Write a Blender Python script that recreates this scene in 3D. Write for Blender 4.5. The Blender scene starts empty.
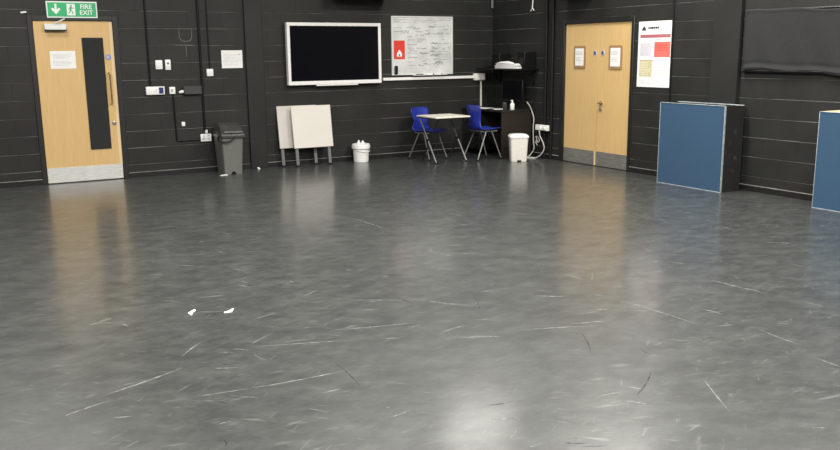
import bpy, bmesh, math, random
from mathutils import Vector, Matrix
R = math.radians
PI = math.pi
rnd = random.Random(7)
SC = bpy.context.scene
COL = SC.collection

# ------------------------------------------------------------------ room measures (metres)
D = 11.827          # back wall (plane y = D)
XR = 8.264          # right wall (plane x = XR)
XL, YF = -2.4, -1.6 # walls behind / beside the viewer
H = 4.4             # ceiling
EYE = 1.629

# ------------------------------------------------------------------ materials
def nodes_of(m):
    m.use_nodes = True
    nt = m.node_tree
    return nt, nt.nodes, nt.links, nt.nodes['Principled BSDF']

def mat(name, col, rough=0.5, metal=0.0, var=0.12, scale=18.0, bump=0.0, bscale=120.0, spec=0.5, stretch=None, coat=0.0):
    m = bpy.data.materials.new(name)
    nt, N, L, b = nodes_of(m)
    tc = N.new('ShaderNodeTexCoord')
    mp = N.new('ShaderNodeMapping')
    if stretch: mp.inputs['Scale'].default_value = stretch
    L.new(tc.outputs['Object'], mp.inputs['Vector'])
    nz = N.new('ShaderNodeTexNoise'); nz.inputs['Scale'].default_value = scale; nz.inputs['Detail'].default_value = 5
    L.new(mp.outputs[0], nz.inputs['Vector'])
    cr = N.new('ShaderNodeValToRGB')
    cr.color_ramp.elements[0].position = 0.3; cr.color_ramp.elements[1].position = 0.7
    cr.color_ramp.elements[0].color = tuple(c*(1-var) for c in col)+(1,)
    cr.color_ramp.elements[1].color = tuple(min(1, c*(1+var)) for c in col)+(1,)
    L.new(nz.outputs['Fac'], cr.inputs[0]); L.new(cr.outputs[0], b.inputs['Base Color'])
    b.inputs['Roughness'].default_value = rough
    b.inputs['Metallic'].default_value = metal
    b.inputs['Specular IOR Level'].default_value = spec
    b.inputs['Coat Weight'].default_value = coat
    if bump:
        n2 = N.new('ShaderNodeTexNoise'); n2.inputs['Scale'].default_value = bscale; n2.inputs['Detail'].default_value = 3
        L.new(mp.outputs[0], n2.inputs['Vector'])
        bp = N.new('ShaderNodeBump'); bp.inputs['Strength'].default_value = bump; bp.inputs['Distance'].default_value = 0.004
        L.new(n2.outputs['Fac'], bp.inputs['Height']); L.new(bp.outputs[0], b.inputs['Normal'])
    return m

def broken_pale(name, base, pale_col, lo, hi, sx=1.3, rough=0.7):
    """black paint broken up by pale noise patches"""
    m = bpy.data.materials.new(name)
    nt, N, L, b = nodes_of(m)
    tc = N.new('ShaderNodeTexCoord')
    nz = N.new('ShaderNodeTexNoise'); nz.inputs['Scale'].default_value = sx; nz.inputs['Detail'].default_value = 6; nz.inputs['Roughness'].default_value = 0.65
    L.new(tc.outputs['Object'], nz.inputs['Vector'])
    cr = N.new('ShaderNodeValToRGB')
    cr.color_ramp.elements[0].position = lo; cr.color_ramp.elements[1].position = hi
    cr.color_ramp.elements[0].color = tuple(base)+(1,); cr.color_ramp.elements[1].color = tuple(pale_col)+(1,)
    L.new(nz.outputs['Fac'], cr.inputs[0]); L.new(cr.outputs[0], b.inputs['Base Color'])
    b.inputs['Roughness'].default_value = rough
    return m

M = {}
M['wall'] = mat('black_painted_blockwork', (0.0192, 0.0195, 0.0178), 0.55, var=0.2, scale=2.2, bump=0.3, bscale=70, spec=0.35)
M['ledge'] = broken_pale('lit_joint_and_wall_mark', (0.024, 0.024, 0.022), (0.165, 0.167, 0.155), 0.45, 0.72)  # light caught on joint ledges, painted as pale tone; also the wall outline
M['skirt'] = mat('black_skirting', (0.014, 0.014, 0.013), 0.4, spec=0.4)
M['skirt_top'] = broken_pale('pale_skirting_edge', (0.05, 0.05, 0.046), (0.26, 0.26, 0.24), 0.34, 0.68)  # broken pale tone along the top edge of the skirting
M['ceiling'] = mat('dark_ceiling', (0.06, 0.06, 0.06), 0.9)
M['black'] = mat('black_plastic', (0.006, 0.006, 0.0065), 0.45, spec=0.3)
M['blackmatt'] = mat('matt_black', (0.012, 0.012, 0.012), 0.8, spec=0.3)
M['cloth'] = mat('black_speaker_cloth', (0.006, 0.006, 0.006), 0.9, spec=0.2)
M['cond'] = mat('black_conduit', (0.008, 0.008, 0.008), 0.45, spec=0.3)
M['screen'] = mat('screen_glass', (0.004, 0.004, 0.006), 0.16, spec=0.25, var=0.05)
M['white'] = mat('white_plastic', (0.88, 0.87, 0.85), 0.4, var=0.03)
M['paper'] = mat('white_paper', (0.86, 0.855, 0.84), 0.8, var=0.03)
M['cream'] = mat('cream_plastic', (0.78, 0.76, 0.70), 0.45, var=0.04)
M['wbsurf'] = mat('whiteboard_surface', (0.66, 0.675, 0.66), 0.3, var=0.17, scale=5)
M['alu'] = mat('pale_aluminium', (0.74, 0.75, 0.74), 0.4, metal=0.15, var=0.04)
M['steel'] = mat('brushed_steel', (0.72, 0.72, 0.69), 0.36, metal=0.25, var=0.18, scale=9, stretch=(1, 1, 14))
M['dsteel'] = mat('dull_steel', (0.30, 0.29, 0.265), 0.34, metal=0.5, var=0.25, scale=7, stretch=(1, 1, 10))
M['brass'] = mat('worn_brass', (0.55, 0.42, 0.2), 0.3, metal=0.9)
M['wood'] = mat('pale_maple_door', (0.66, 0.445, 0.195), 0.42, var=0.05, scale=5, stretch=(9, 9, 0.7), spec=0.4)
M['lip'] = mat('pale_door_lipping', (0.76, 0.58, 0.33), 0.45, var=0.06, scale=6, stretch=(9, 9, 0.7))
M['frame'] = mat('black_door_frame', (0.014, 0.014, 0.013), 0.45)
M['green'] = mat('safety_green', (0.03, 0.42, 0.16), 0.4, var=0.03)
M['pict'] = mat('sign_white', (0.8, 0.84, 0.8), 0.45, var=0.02)
M['blue'] = mat('blue_seat_plastic', (0.022, 0.04, 0.33), 0.38, var=0.08)
M['chrome'] = mat('grey_metal_tube', (0.26, 0.26, 0.255), 0.35, metal=0.5)
M['darkleg'] = mat('black_metal_tube', (0.02, 0.02, 0.02), 0.4)
M['greyleg'] = mat('grey_painted_leg', (0.15, 0.15, 0.145), 0.5)
M['board'] = mat('warm_white_laminate', (0.72, 0.68, 0.62), 0.5, var=0.03, scale=3)
M['board2'] = mat('dull_white_laminate', (0.6, 0.565, 0.52), 0.55, var=0.05, scale=3)  # slightly darker laminate for the rear desk top
M['tabletop'] = mat('cream_laminate', (0.84, 0.80, 0.70), 0.45, var=0.03)
M['edge'] = mat('dark_edge_band', (0.10, 0.09, 0.08), 0.5)
M['binbody'] = mat('grey_bin_plastic', (0.15, 0.152, 0.14), 0.45, var=0.06)
M['binlid'] = mat('dark_glossy_plastic', (0.05, 0.05, 0.048), 0.25)
M['carpet'] = mat('blue_carpet_face', (0.041, 0.088, 0.155), 0.9, var=0.22, scale=160, bump=0.5, bscale=300, spec=0.2)
M['stage'] = broken_pale('scuffed_black_ply', (0.02, 0.02, 0.019), (0.11, 0.11, 0.10), 0.58, 0.75, sx=7, rough=0.5)
M['ply'] = mat('pale_ply_edge', (0.62, 0.47, 0.30), 0.6, var=0.15, scale=10)
M['edgealu'] = mat('worn_pale_edging', (0.36, 0.4, 0.42), 0.5, var=0.3, scale=14)
M['drape'] = mat('black_drape_cloth', (0.032, 0.032, 0.034), 0.9, var=0.1, scale=60, bump=0.4, bscale=400, spec=0.15)
M['desk'] = mat('dark_brown_laminate', (0.020, 0.015, 0.011), 0.5, var=0.15, scale=5, stretch=(1, 1, 12))
M['desktop'] = mat('dark_desk_top', (0.022, 0.021, 0.019), 0.4)
M['cable'] = mat('pale_cable', (0.55, 0.54, 0.52), 0.5)
M['red'] = mat('red_card', (0.72, 0.045, 0.025), 0.6, var=0.04)
M['maroon'] = mat('maroon_ink', (0.42, 0.13, 0.15), 0.7, var=0.05)
M['coral'] = mat('coral_ink', (0.66, 0.16, 0.13), 0.7, var=0.05)
M['olive'] = mat('khaki_ink', (0.58, 0.54, 0.30), 0.7, var=0.06)
M['lilac'] = mat('pale_lilac_ink', (0.66, 0.63, 0.68), 0.7, var=0.04)
M['ink'] = mat('dark_ink', (0.05, 0.05, 0.055), 0.7)
M['greyink'] = mat('grey_ink', (0.42, 0.42, 0.43), 0.7)
M['palink'] = mat('pale_grey_ink', (0.55, 0.55, 0.56), 0.7)
M['marker'] = mat('faded_marker_ink', (0.25, 0.26, 0.27), 0.5)
M['tan'] = mat('tan_wood_frame', (0.35, 0.21, 0.10), 0.5, var=0.12)
M['bluesign'] = mat('blue_sign', (0.24, 0.27, 0.50), 0.4)
M['navy'] = mat('navy_plastic', (0.03, 0.035, 0.16), 0.35)
M['devgrey'] = mat('dark_grey_box', (0.045, 0.045, 0.043), 0.5)
M['roundel'] = mat('dark_blue_grey', (0.09, 0.10, 0.19), 0.4)
M['clear'] = None

# clear smoky plastic for the tumbler on the desk
m = bpy.data.materials.new('smoky_clear_plastic'); nt, N, L, b = nodes_of(m)
b.inputs['Base Color'].default_value = (0.45, 0.47, 0.47, 1); b.inputs['Roughness'].default_value = 0.08
b.inputs['Transmission Weight'].default_value = 0.9; b.inputs['IOR'].default_value = 1.2
M['clear'] = m

# floor: worn dark grey sheet vinyl with streaky scuffs
def floor_material():
    m = bpy.data.materials.new('worn_grey_dance_floor'); nt, N, L, b = nodes_of(m)
    tc = N.new('ShaderNodeTexCoord')
    def noise(scale, detail=4, rot=0.0, sc=(1, 1, 1), off=(0, 0, 0), rough=0.5, dist=0.0):
        mp = N.new('ShaderNodeMapping'); mp.vector_type = 'TEXTURE'
        mp.inputs['Rotation'].default_value = (0, 0, rot); mp.inputs['Scale'].default_value = sc; mp.inputs['Location'].default_value = off
        L.new(tc.outputs['Object'], mp.inputs['Vector'])
        n = N.new('ShaderNodeTexNoise'); n.inputs['Scale'].default_value = scale; n.inputs['Detail'].default_value = detail
        n.inputs['Roughness'].default_value = rough; n.inputs['Distortion'].default_value = dist
        L.new(mp.outputs[0], n.inputs['Vector']); return n.outputs['Fac']
    def ramp(fac, lo, hi, c0, c1):
        r = N.new('ShaderNodeValToRGB'); r.color_ramp.elements[0].position = lo; r.color_ramp.elements[1].position = hi
        r.color_ramp.elements[0].color = (c0 if isinstance(c0, tuple) else (c0, c0, c0))+(1,)
        r.color_ramp.elements[1].color = (c1 if isinstance(c1, tuple) else (c1, c1, c1))+(1,)
        L.new(fac, r.inputs[0]); return r.outputs[0]
    def mix(fac, a, c):
        x = N.new('ShaderNodeMix'); x.data_type = 'RGBA'
        L.new(fac, x.inputs['Factor']); L.new(a, x.inputs['A'])
        if isinstance(c, tuple): x.inputs['B'].default_value = c+(1,)
        else: L.new(c, x.inputs['B'])
        return x.outputs['Result']
    def mul(a, c):
        x = N.new('ShaderNodeMath'); x.operation = 'MULTIPLY'; L.new(a, x.inputs[0])
        if isinstance(c, float): x.inputs[1].default_value = c
        else: L.new(c, x.inputs[1])
        return x.outputs[0]
    base = ramp(noise(0.8, 4, rough=0.55), 0.3, 0.7, (0.031, 0.0332, 0.0322), (0.048, 0.0508, 0.049))
    c = base
    for k, (rot, sc, lo, hi, amt, col) in enumerate((
            (-0.40, (0.8, 0.42, 1), 0.42, 0.72, 0.55, (0.100, 0.105, 0.100)), (0.35, (0.7, 0.36, 1), 0.45, 0.75, 0.50, (0.100, 0.105, 0.100)),
            (-0.70, (0.5, 0.28, 1), 0.48, 0.74, 0.6, (0.02, 0.02, 0.02)), (0.30, (0.45, 0.22, 1), 0.50, 0.74, 0.6, (0.022, 0.022, 0.022)))):
        c = mix(ramp(noise(2.6, 7, rot, sc, (k*3.7, k*1.9, 0), 0.72), lo, hi, 0.0, amt), c, col)
    patch = ramp(noise(0.9, 3, off=(9, 4, 0)), 0.35, 0.65, 0.3, 1.0)
    for k, (rot, lo, sc) in enumerate(((-0.25, 0.65, 3.6), (0.15, 0.66, 4.6), (-0.85, 0.66, 4.2), (0.7, 0.665, 5.0), (-0.5, 0.66, 7.0))):
        st = ramp(noise(sc, 2, rot, (0.9, 0.16, 1), (k*5.3, k*2.1, 0), 0.55), lo, lo+0.10, 0.0, 0.6)
        c = mix(mul(st, patch), c, (0.19, 0.193, 0.184))
    L.new(c, b.inputs['Base Color'])
    rr = ramp(noise(6.0, 5, 0.3, (1.5, 0.6, 1), rough=0.6), 0.3, 0.75, 0.36, 0.42)
    L.new(rr, b.inputs['Roughness'])
    b.inputs['Specular IOR Level'].default_value = 0.45
    b.inputs['Coat Weight'].default_value = 0.55; b.inputs['Coat Roughness'].default_value = 0.17; b.inputs['Coat IOR'].default_value = 1.5
    bp = N.new('ShaderNodeBump'); bp.inputs['Strength'].default_value = 0.10; bp.inputs['Distance'].default_value = 0.003
    L.new(noise(26, 2, -0.4, (1.6, 0.8, 1)), bp.inputs['Height']); L.new(bp.outputs[0], b.inputs['Normal']); L.new(bp.outputs[0], b.inputs['Coat Normal'])
    return m
M['floor'] = floor_material()

def scuff_material(col=(0.30, 0.305, 0.29)):
    m = bpy.data.materials.new('pale_scuff'); nt, N, L, b = nodes_of(m)
    b.inputs['Base Color'].default_value = col+(1,); b.inputs['Roughness'].default_value = 0.5
    tc = N.new('ShaderNodeTexCoord'); n = N.new('ShaderNodeTexNoise'); n.inputs['Scale'].default_value = 22; n.inputs['Detail'].default_value = 4
    L.new(tc.outputs['Object'], n.inputs['Vector'])
    r = N.new('ShaderNodeValToRGB'); r.color_ramp.elements[0].position = 0.36; r.color_ramp.elements[1].position = 0.68
    r.color_ramp.elements[0].color = (0.2, 0.2, 0.2, 1); r.color_ramp.elements[1].color = (0.8, 0.8, 0.8, 1)
    L.new(n.outputs['Fac'], r.inputs[0]); L.new(r.outputs[0], b.inputs['Alpha'])
    return m
M['scuff'] = scuff_material(); M['darkscuff'] = scuff_material((0.02, 0.02, 0.02))

# ------------------------------------------------------------------ mesh helpers
class MB:
    def __init__(s): s.bm = bmesh.new()
    def box(s, x0, x1, y0, y1, z0, z1, bev=0.0, mi=0, seg=1):
        r = bmesh.ops.create_cube(s.bm, size=1.0)
        vs = r['verts']
        for v in vs:
            v.co = Vector(((x0+x1)/2+v.co.x*(x1-x0), (y0+y1)/2+v.co.y*(y1-y0), (z0+z1)/2+v.co.z*(z1-z0)))
        fs = {f for v in vs for f in v.link_faces}
        for f in fs: f.material_index = mi
        if bev:
            es = list({e for v in vs for e in v.link_edges})
            g = bmesh.ops.bevel(s.bm, geom=es, offset=bev, segments=seg, affect='EDGES', profile=0.5)
            for f in g['faces']: f.material_index = mi
        return s
    def quad(s, pts, mi=0):
        f = s.bm.faces.new([s.bm.verts.new(p) for p in pts]); f.material_index = mi; return s
    def rings(s, rings, mi=0, cap=True, closed=False):
        rv = [[s.bm.verts.new(p) for p in r] for r in rings]
        n = len(rv[0])
        pairs = list(zip(rv, rv[1:]))
        if closed: pairs.append((rv[-1], rv[0]))
        for a, b in pairs:
            for i in range(n):
                f = s.bm.faces.new((a[i], a[(i+1) % n], b[(i+1) % n], b[i])); f.material_index = mi
        if cap and not closed:
            f = s.bm.faces.new(rv[0][::-1]); f.material_index = mi
            f = s.bm.faces.new(rv[-1]); f.material_index = mi
        return s
    def tube(s, pts, r, seg=8, mi=0, flat=None):
        pts = [Vector(p) for p in pts]
        rr = r if isinstance(r, (list, tuple)) else [r]*len(pts)
        t = [(pts[min(i+1, len(pts)-1)]-pts[max(i-1, 0)]).normalized() for i in range(len(pts))]
        up = Vector((0, 0, 1)) if abs(t[0].z) < 0.9 else Vector((0, 1, 0))
        n = (up-t[0]*up.dot(t[0])).normalized()
        out = []
        for i, p in enumerate(pts):
            n = (n-t[i]*n.dot(t[i])).normalized(); b = t[i].cross(n)
            out.append([p+n*math.cos(2*PI*k/seg)*rr[i]+b*math.sin(2*PI*k/seg)*rr[i] for k in range(seg)])
        return s.rings(out, mi)
    def lathe(s, prof, seg=24, cx=0, cy=0, mi=0):
        return s.rings([[(cx+r*math.cos(2*PI*k/seg), cy+r*math.sin(2*PI*k/seg), z) for k in range(seg)] for r, z in prof], mi)
    def rloft(s, secs, mi=0, n=5):
        """rounded-rectangle loft: (z, cx, cy, half width, half depth, corner radius)"""
        out = []
        for z, cx, cy, hw, hd, cr in secs:
            ring = []
            for qx, qy, a0 in ((1, 1, 0), (-1, 1, 90), (-1, -1, 180), (1, -1, 270)):
                for k in range(n):
                    a = R(a0+90*k/(n-1))
                    ring.append((cx+qx*(hw-cr)+cr*math.cos(a), cy+qy*(hd-cr)+cr*math.sin(a), z))
            out.append(ring)
        return s.rings(out, mi)
    def prism(s, poly, y0, y1, mi=0):
        """polygon in x,z extruded along y"""
        return s.rings([[(x, y0, z) for x, z in poly], [(x, y1, z) for x, z in poly]], mi)
    def sheet(s, fn, nu, nv, mi=0):
        g = [[s.bm.verts.new(fn(i/nu, j/nv)) for j in range(nv+1)] for i in range(nu+1)]
        for i in range(nu):
            for j in range(nv):
                f = s.bm.faces.new((g[i][j], g[i+1][j], g[i+1][j+1], g[i][j+1])); f.material_index = mi
        return s
    def build(s, name, mats, parent=None, loc=None, rot=None, normals=True, solid=0.0, kind=None):
        if normals: bmesh.ops.recalc_face_normals(s.bm, faces=s.bm.faces[:])
        me = bpy.data.meshes.new(name); s.bm.to_mesh(me); s.bm.free()
        for mm in (mats if isinstance(mats, (list, tuple)) else [mats]): me.materials.append(mm)
        me.polygons.foreach_set('use_smooth', [True]*len(me.polygons))
        me.set_sharp_from_angle(angle=R(38))
        o = bpy.data.objects.new(name, me); COL.objects.link(o)
        if parent: o.parent = parent
        if loc: o.location = loc
        if rot: o.rotation_euler = rot
        if solid:
            md = o.modifiers.new('thickness', 'SOLIDIFY'); md.thickness = solid; md.offset = 0
        if kind: o['kind'] = kind
        return o

def B(*a, **k): return MB().box(*a, **k)

def thing(name, label, cat, loc=(0, 0, 0), rz=0.0, group=None, rot=None):
    o = bpy.data.objects.new(name, None); COL.objects.link(o); o.empty_display_size = 0.1
    o.location = loc; o.rotation_euler = rot or (0, 0, rz)
    o['label'] = label; o['category'] = cat
    if group: o['group'] = group
    return o
def tag(o, label, cat, group=None):
    o['label'] = label; o['category'] = cat
    if group: o['group'] = group
    return o
def copy_tree(o, parent=None):
    c = o.copy(); COL.objects.link(c)
    if parent: c.parent = parent
    for ch in list(o.children): copy_tree(ch, c)
    return c
def cat_curve(pts, n=6):
    pts = [Vector(p) for p in pts]; out = []
    for i in range(len(pts)-1):
        p0, p1, p2, p3 = pts[max(i-1, 0)], pts[i], pts[i+1], pts[min(i+2, len(pts)-1)]
        for k in range(n):
            t = k/n
            out.append(0.5*((2*p1)+(p2-p0)*t+(2*p0-5*p1+4*p2-p3)*t*t+(3*p1-p0-3*p2+p3)*t**3))
    out.append(pts[-1]); return out
# surfaces on the two walls: local x = right as seen, y = into the wall, z = up
def on_back(name, label, cat, x, z, group=None): return thing(name, label, cat, (x, D, z), 0.0, group)
def on_right(name, label, cat, y, z, group=None): return thing(name, label, cat, (XR, y, z), -PI/2, group)
def text_mesh(body, size, name, material, parent, loc, depth=0.0008, bold=0.0, sx=1.0):
    cu = bpy.data.curves.new('lettering', 'FONT'); cu.body = body; cu.size = size; cu.align_x = 'CENTER'; cu.align_y = 'CENTER'
    cu.extrude = depth; cu.offset = bold
    t = bpy.data.objects.new('lettering', cu); COL.objects.link(t)
    bpy.context.view_layer.update()
    me = bpy.data.meshes.new_from_object(t.evaluated_get(bpy.context.evaluated_depsgraph_get()))
    bpy.data.objects.remove(t)
    me.materials.clear(); me.materials.append(material)
    me.transform(Matrix.Rotation(PI/2, 4, 'X') @ Matrix.Diagonal((sx, 1, 1, 1)))
    o = bpy.data.objects.new(name, me); COL.objects.link(o); o.parent = parent; o.location = loc
    return o
def lines(x0, x1, z0, z1, n, y, ragged=0.3, th=0.35, seed=1):
    """rows of illegible small print as thin broken strips"""
    r = random.Random(seed); mb = MB(); h = (z1-z0)/n
    for i in range(n):
        zc = z1-h*(i+.5); x = x0; end = x1-(x1-x0)*ragged*r.random()
        while x < end-0.004:
            w = min(end-x, (0.012+0.03*r.random())); mb.box(x, x+w, y, y+0.0006, zc-h*th/2, zc+h*th/2); x += w+0.006
    return mb

# ------------------------------------------------------------------ the room shell
def courses():
    zs = [0.0]+[0.1825+0.225*k for k in range(0, 40)]
    return [z for z in zs if z < H]+[H]
def cut(rects, hole):
    out = []; a0, a1, c0, c1 = hole
    for x0, x1, z0, z1 in rects:
        if x1 <= a0 or x0 >= a1 or z1 <= c0 or z0 >= c1: out.append((x0, x1, z0, z1)); continue
        if x0 < a0: out.append((x0, a0, z0, z1))
        if x1 > a1: out.append((a1, x1, z0, z1))
        if z1 > c1: out.append((max(x0, a0), min(x1, a1), c1, z1))
        if z0 < c0: out.append((max(x0, a0), min(x1, a1), z0, c0))
    return out
def block_wall(name, u0, u1, holes, loc, rz, seed, fine=True):
    r = random.Random(seed); mb = MB(); zs = courses(); dp = 0.0035
    rects = []
    for k, (z0, z1) in enumerate(zip(zs, zs[1:])):
        x = u0-(0.225 if k % 2 else 0)
        while x < u1:
            a, b = max(x, u0), min(x+0.45, u1)
            if b-a > 0.01: rects.append((a, b, z0, z1))
            x += 0.45
    for h in holes: rects = cut(rects, h)
    for x0, x1, z0, z1 in rects:
        f = -r.random()*0.0008; i = 0.0012; j = 0.004; tj = 0.009
        ds = 0.0006
        o = [(x0, ds, z0), (x1, ds, z0), (x1, dp, z1), (x0, dp, z1)]
        n = [(x0+i, f, z0+.001), (x1-i, f, z0+.001), (x1-i, f, z1-tj), (x0+i, f, z1-tj)]
        ov = [mb.bm.verts.new(p) for p in o]; nv = [mb.bm.verts.new(p) for p in n]
        mb.bm.faces.new(nv)
        for q in range(4):
            fc = mb.bm.faces.new((ov[q], ov[(q+1) % 4], nv[(q+1) % 4], nv[q]))
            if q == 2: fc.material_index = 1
    back = [(u0, u1, 0, H)]
    for h in holes: back = cut(back, h)
    for x0, x1, z0, z1 in back: mb.box(x0, x1, dp, 0.2, z0, z1)
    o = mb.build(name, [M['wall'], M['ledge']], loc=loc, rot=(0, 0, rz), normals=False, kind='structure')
    o.data.polygons.foreach_set('use_smooth', [False]*len(o.data.polygons)); return o

DL = (1.225, 2.305, 0.0, 2.135)                       # opening of the single door, x and z
DR = (-10.045, -8.545, 0.0, 2.085)                    # opening of the double door, local x = -y
block_wall('wall_back', XL, XR, [DL], (0, D, 0), 0, 3)
block_wall('wall_right', -D, -YF, [DR], (XR, 0, 0), -PI/2, 5)
o = B(XL-0.2, XL, YF, D+0.2, 0, H).build('wall_left', M['wall'], kind='structure')
o = B(XL, XR, YF-0.2, YF, 0, H).build('wall_front', M['wall'], kind='structure')
o = B(XL-0.2, XR+0.2, YF-0.2, D+0.2, -0.1, 0).build('floor', M['floor'], kind='structure')
o = B(XL-0.2, XR+0.2, YF-0.2, D+0.2, H, H+0.1).build('ceiling', M['ceiling'], kind='structure')

def skirting(name, spans, loc, rz):
    mb = MB()
    for a, b in spans:
        mb.box(a, b, -0.016, 0.0, 0, 0.068, mi=0)
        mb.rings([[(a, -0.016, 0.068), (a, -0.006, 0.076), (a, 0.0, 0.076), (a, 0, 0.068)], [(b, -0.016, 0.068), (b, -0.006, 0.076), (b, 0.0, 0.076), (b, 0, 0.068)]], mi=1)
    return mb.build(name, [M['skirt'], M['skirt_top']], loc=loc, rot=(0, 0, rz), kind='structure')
skirting('baseboard_back', [(XL, 1.225), (2.305, 4.012), (4.268, XR)], (0, D, 0), 0)
skirting('baseboard_right', [(-D+0.02, -10.045), (-8.545, -7.19), (-6.80, -YF)], (XR, 0, 0), -PI/2)
# flat piers standing slightly proud of the walls
mb = MB().box(4.012, 4.268, D-0.035, D, 0, H, bev=0.004); mb.build('trim_1', M['wall'], kind='structure')
mb = MB().box(XR-0.055, XR, 6.80, 7.19, 0, H, bev=0.004); mb.build('trim_2', M['wall'], kind='structure')

# ------------------------------------------------------------------ single door
d1 = bpy.data.objects.new('door_1', None); COL.objects.link(d1); d1.location = (0, D, 0); d1['kind'] = 'structure'
f = MB()
for a, b, c, e in ((1.225, 1.285, 0, 2.135), (2.24, 2.305, 0, 2.135), (1.285, 2.24, 2.07, 2.135)):
    f.box(a, b, -0.012, 0.12, c, e, bev=0.003)
f.build('door_frame', M['frame'], d1)
B(1.290, 2.236, 0.008, 0.052, 0.008, 2.064, bev=0.002).build('door_leaf', M['wood'], d1)
B(2.196, 2.2365, 0.0055, 0.0085, 0.205, 2.062).build('door_edge', M['lip'], d1)
B(1.295, 2.232, 0.004, 0.008, 0.012, 0.205, bev=0.001).build('kick_plate', M['steel'], d1)
B(1.848, 2.108, -0.006, 0.008, 0.418, 1.858, bev=0.004).build('window_cover', M['drape'], d1)
c = B(1.413, 1.672, -0.05, 0.008, 1.952, 2.03, bev=0.006).build('door_closer', M['alu'], d1)
MB().tube([(1.53, -0.055, 2.03), (1.60, -0.075, 2.062), (1.66, -0.02, 2.09)], 0.009, 6).build('closer_arm', M['alu'], c)
B(1.413, 1.672, -0.051, -0.02, 1.94, 1.952, bev=0.002).build('closer_cover', M['black'], c)
h = MB(); h.tube(cat_curve([(2.15, 0.008, 1.41), (2.15, -0.04, 1.405), (2.15, -0.052, 1.37), (2.153, -0.052, 1.05), (2.153, -0.04, 1.012), (2.153, 0.008, 1.005)], 5), 0.010, 8)
h.build('pull_handle', M['brass'], d1)
mb = MB(); mb.rings([[(2.158+0.037*math.cos(2*PI*k/20), y, 1.61+0.037*math.sin(2*PI*k/20)) for k in range(20)] for y in (0.003, 0.008)]); rd = mb.build('door_roundel', M['bluesign'], d1)
lines(2.14, 2.176, 1.594, 1.626, 3, 0.0022, seed=4, th=.4).build('roundel_print', M['pict'], rd)
mb = MB(); mb.rings([[(2.168+rr*math.cos(2*PI*k/16), y, 0.752+rr*math.sin(2*PI*k/16)) for k in range(16)] for y, rr in ((0.008, 0.026), (-0.002, 0.026), (-0.006, 0.018))]); mb.build('lock_cylinder', M['dsteel'], d1)

n = thing('paper_notice', 'sheet of white paper with small print stuck on the single wooden door', 'notice', (1.605, D+0.008, 1.47))
B(-0.152, 0.152, -0.0022, -0.0004, 0.0, 0.222).build('sheet', M['paper'], n)
lines(-0.12, 0.12, 0.12, 0.19, 5, -0.0030, seed=8).build('print', M['palink'], n)
lines(-0.12, 0.10, 0.035, 0.105, 4, -0.0030, seed=9).build('print', M['palink'], n)

# green fire exit sign
s = on_back('fire_exit_sign', 'green and white FIRE EXIT sign above the single wooden door', 'sign', 1.763, 2.102)
B(-0.304, 0.304, -0.013, -0.002, 0, 0.205, bev=0.003).build('sign_board', M['pict'], s)
B(-0.288, 0.288, -0.0145, -0.013, 0.016, 0.189).build('green_field', M['green'], s)
ar = [(-0.012, 0.068), (0.012, 0.068), (0.012, 0.0), (0.038, 0.022), (0.055, 0.004), (0.0, -0.062), (-0.055, 0.004), (-0.038, 0.022), (-0.012, 0.0)]
MB().prism([(x-0.193, z+0.103) for x, z in ar], -0.0160, -0.0145).build('arrow', M['pict'], s)
pn = B(-0.063, 0.037, -0.0155, -0.0145, 0.032, 0.174).build('pictogram_panel', M['pict'], s)
q = MB()
def limb(p, w): 
    for (x0, z0), (x1, z1) in zip(p, p[1:]):
        dx, dz = x1-x0, z1-z0; l = math.hypot(dx, dz); nx, nz = -dz/l*w, dx/l*w
        q.prism([(x0+nx, z0+nz), (x0-nx, z0-nz), (x1-nx, z1-nz), (x1+nx, z1+nz)], -0.0165, -0.0155)
q.rings([[(-0.010+0.011*math.cos(2*PI*k/14), y, 0.150+0.011*math.sin(2*PI*k/14)) for k in range(14)] for y in (-0.0165, -0.0155)])
limb([(-0.012, 0.137), (-0.018, 0.096)], 0.009)
limb([(-0.012, 0.133), (0.008, 0.118), (0.022, 0.124)], 0.004)
limb([(-0.014, 0.131), (-0.034, 0.120), (-0.040, 0.104)], 0.004)
limb([(-0.017, 0.098), (0.004, 0.076), (0.004, 0.048)], 0.005)
limb([(-0.019, 0.098), (-0.030, 0.070), (-0.050, 0.060)], 0.005)
q.build('running_figure', M['green'], pn)
text_mesh('FIRE', 0.080, 'lettering', M['pict'], s, (0.168, -0.0150, 0.138), bold=0.0012, sx=1.0)
text_mesh('EXIT', 0.080, 'lettering', M['pict'], s, (0.168, -0.0150, 0.066), bold=0.0012, sx=1.0)
tag(B(-0.035, 0.035, -0.016, 0, -0.010, 0.010, bev=0.003).build('door_contact', M['alu'], loc=(1.195, D-0.001, 2.165), rot=(0, R(-8), 0)), 'tiny pale door contact on black wall at the door top left', 'sensor')

# ------------------------------------------------------------------ things on the back wall, left part
n = on_back('wall_notice', 'white paper notice pinned on black wall above the grey bin', 'notice', 3.818, 1.44)
B(-0.151, 0.151, -0.003, -0.0002, 0, 0.245).build('sheet', M['paper'], n)
lines(-0.12, 0.12, 0.04, 0.20, 8, -0.0036, seed=12, th=.25).build('print', M['palink'], n)
mb = MB(); mb.rings([[(0.105+rr*math.cos(2*PI*k/10), y, 0.19+rr*math.sin(2*PI*k/10)) for k in range(10)] for y, rr in ((-0.003, 0.008), (-0.012, 0.006))]); mb.build('pin', M['greyink'], n)

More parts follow.
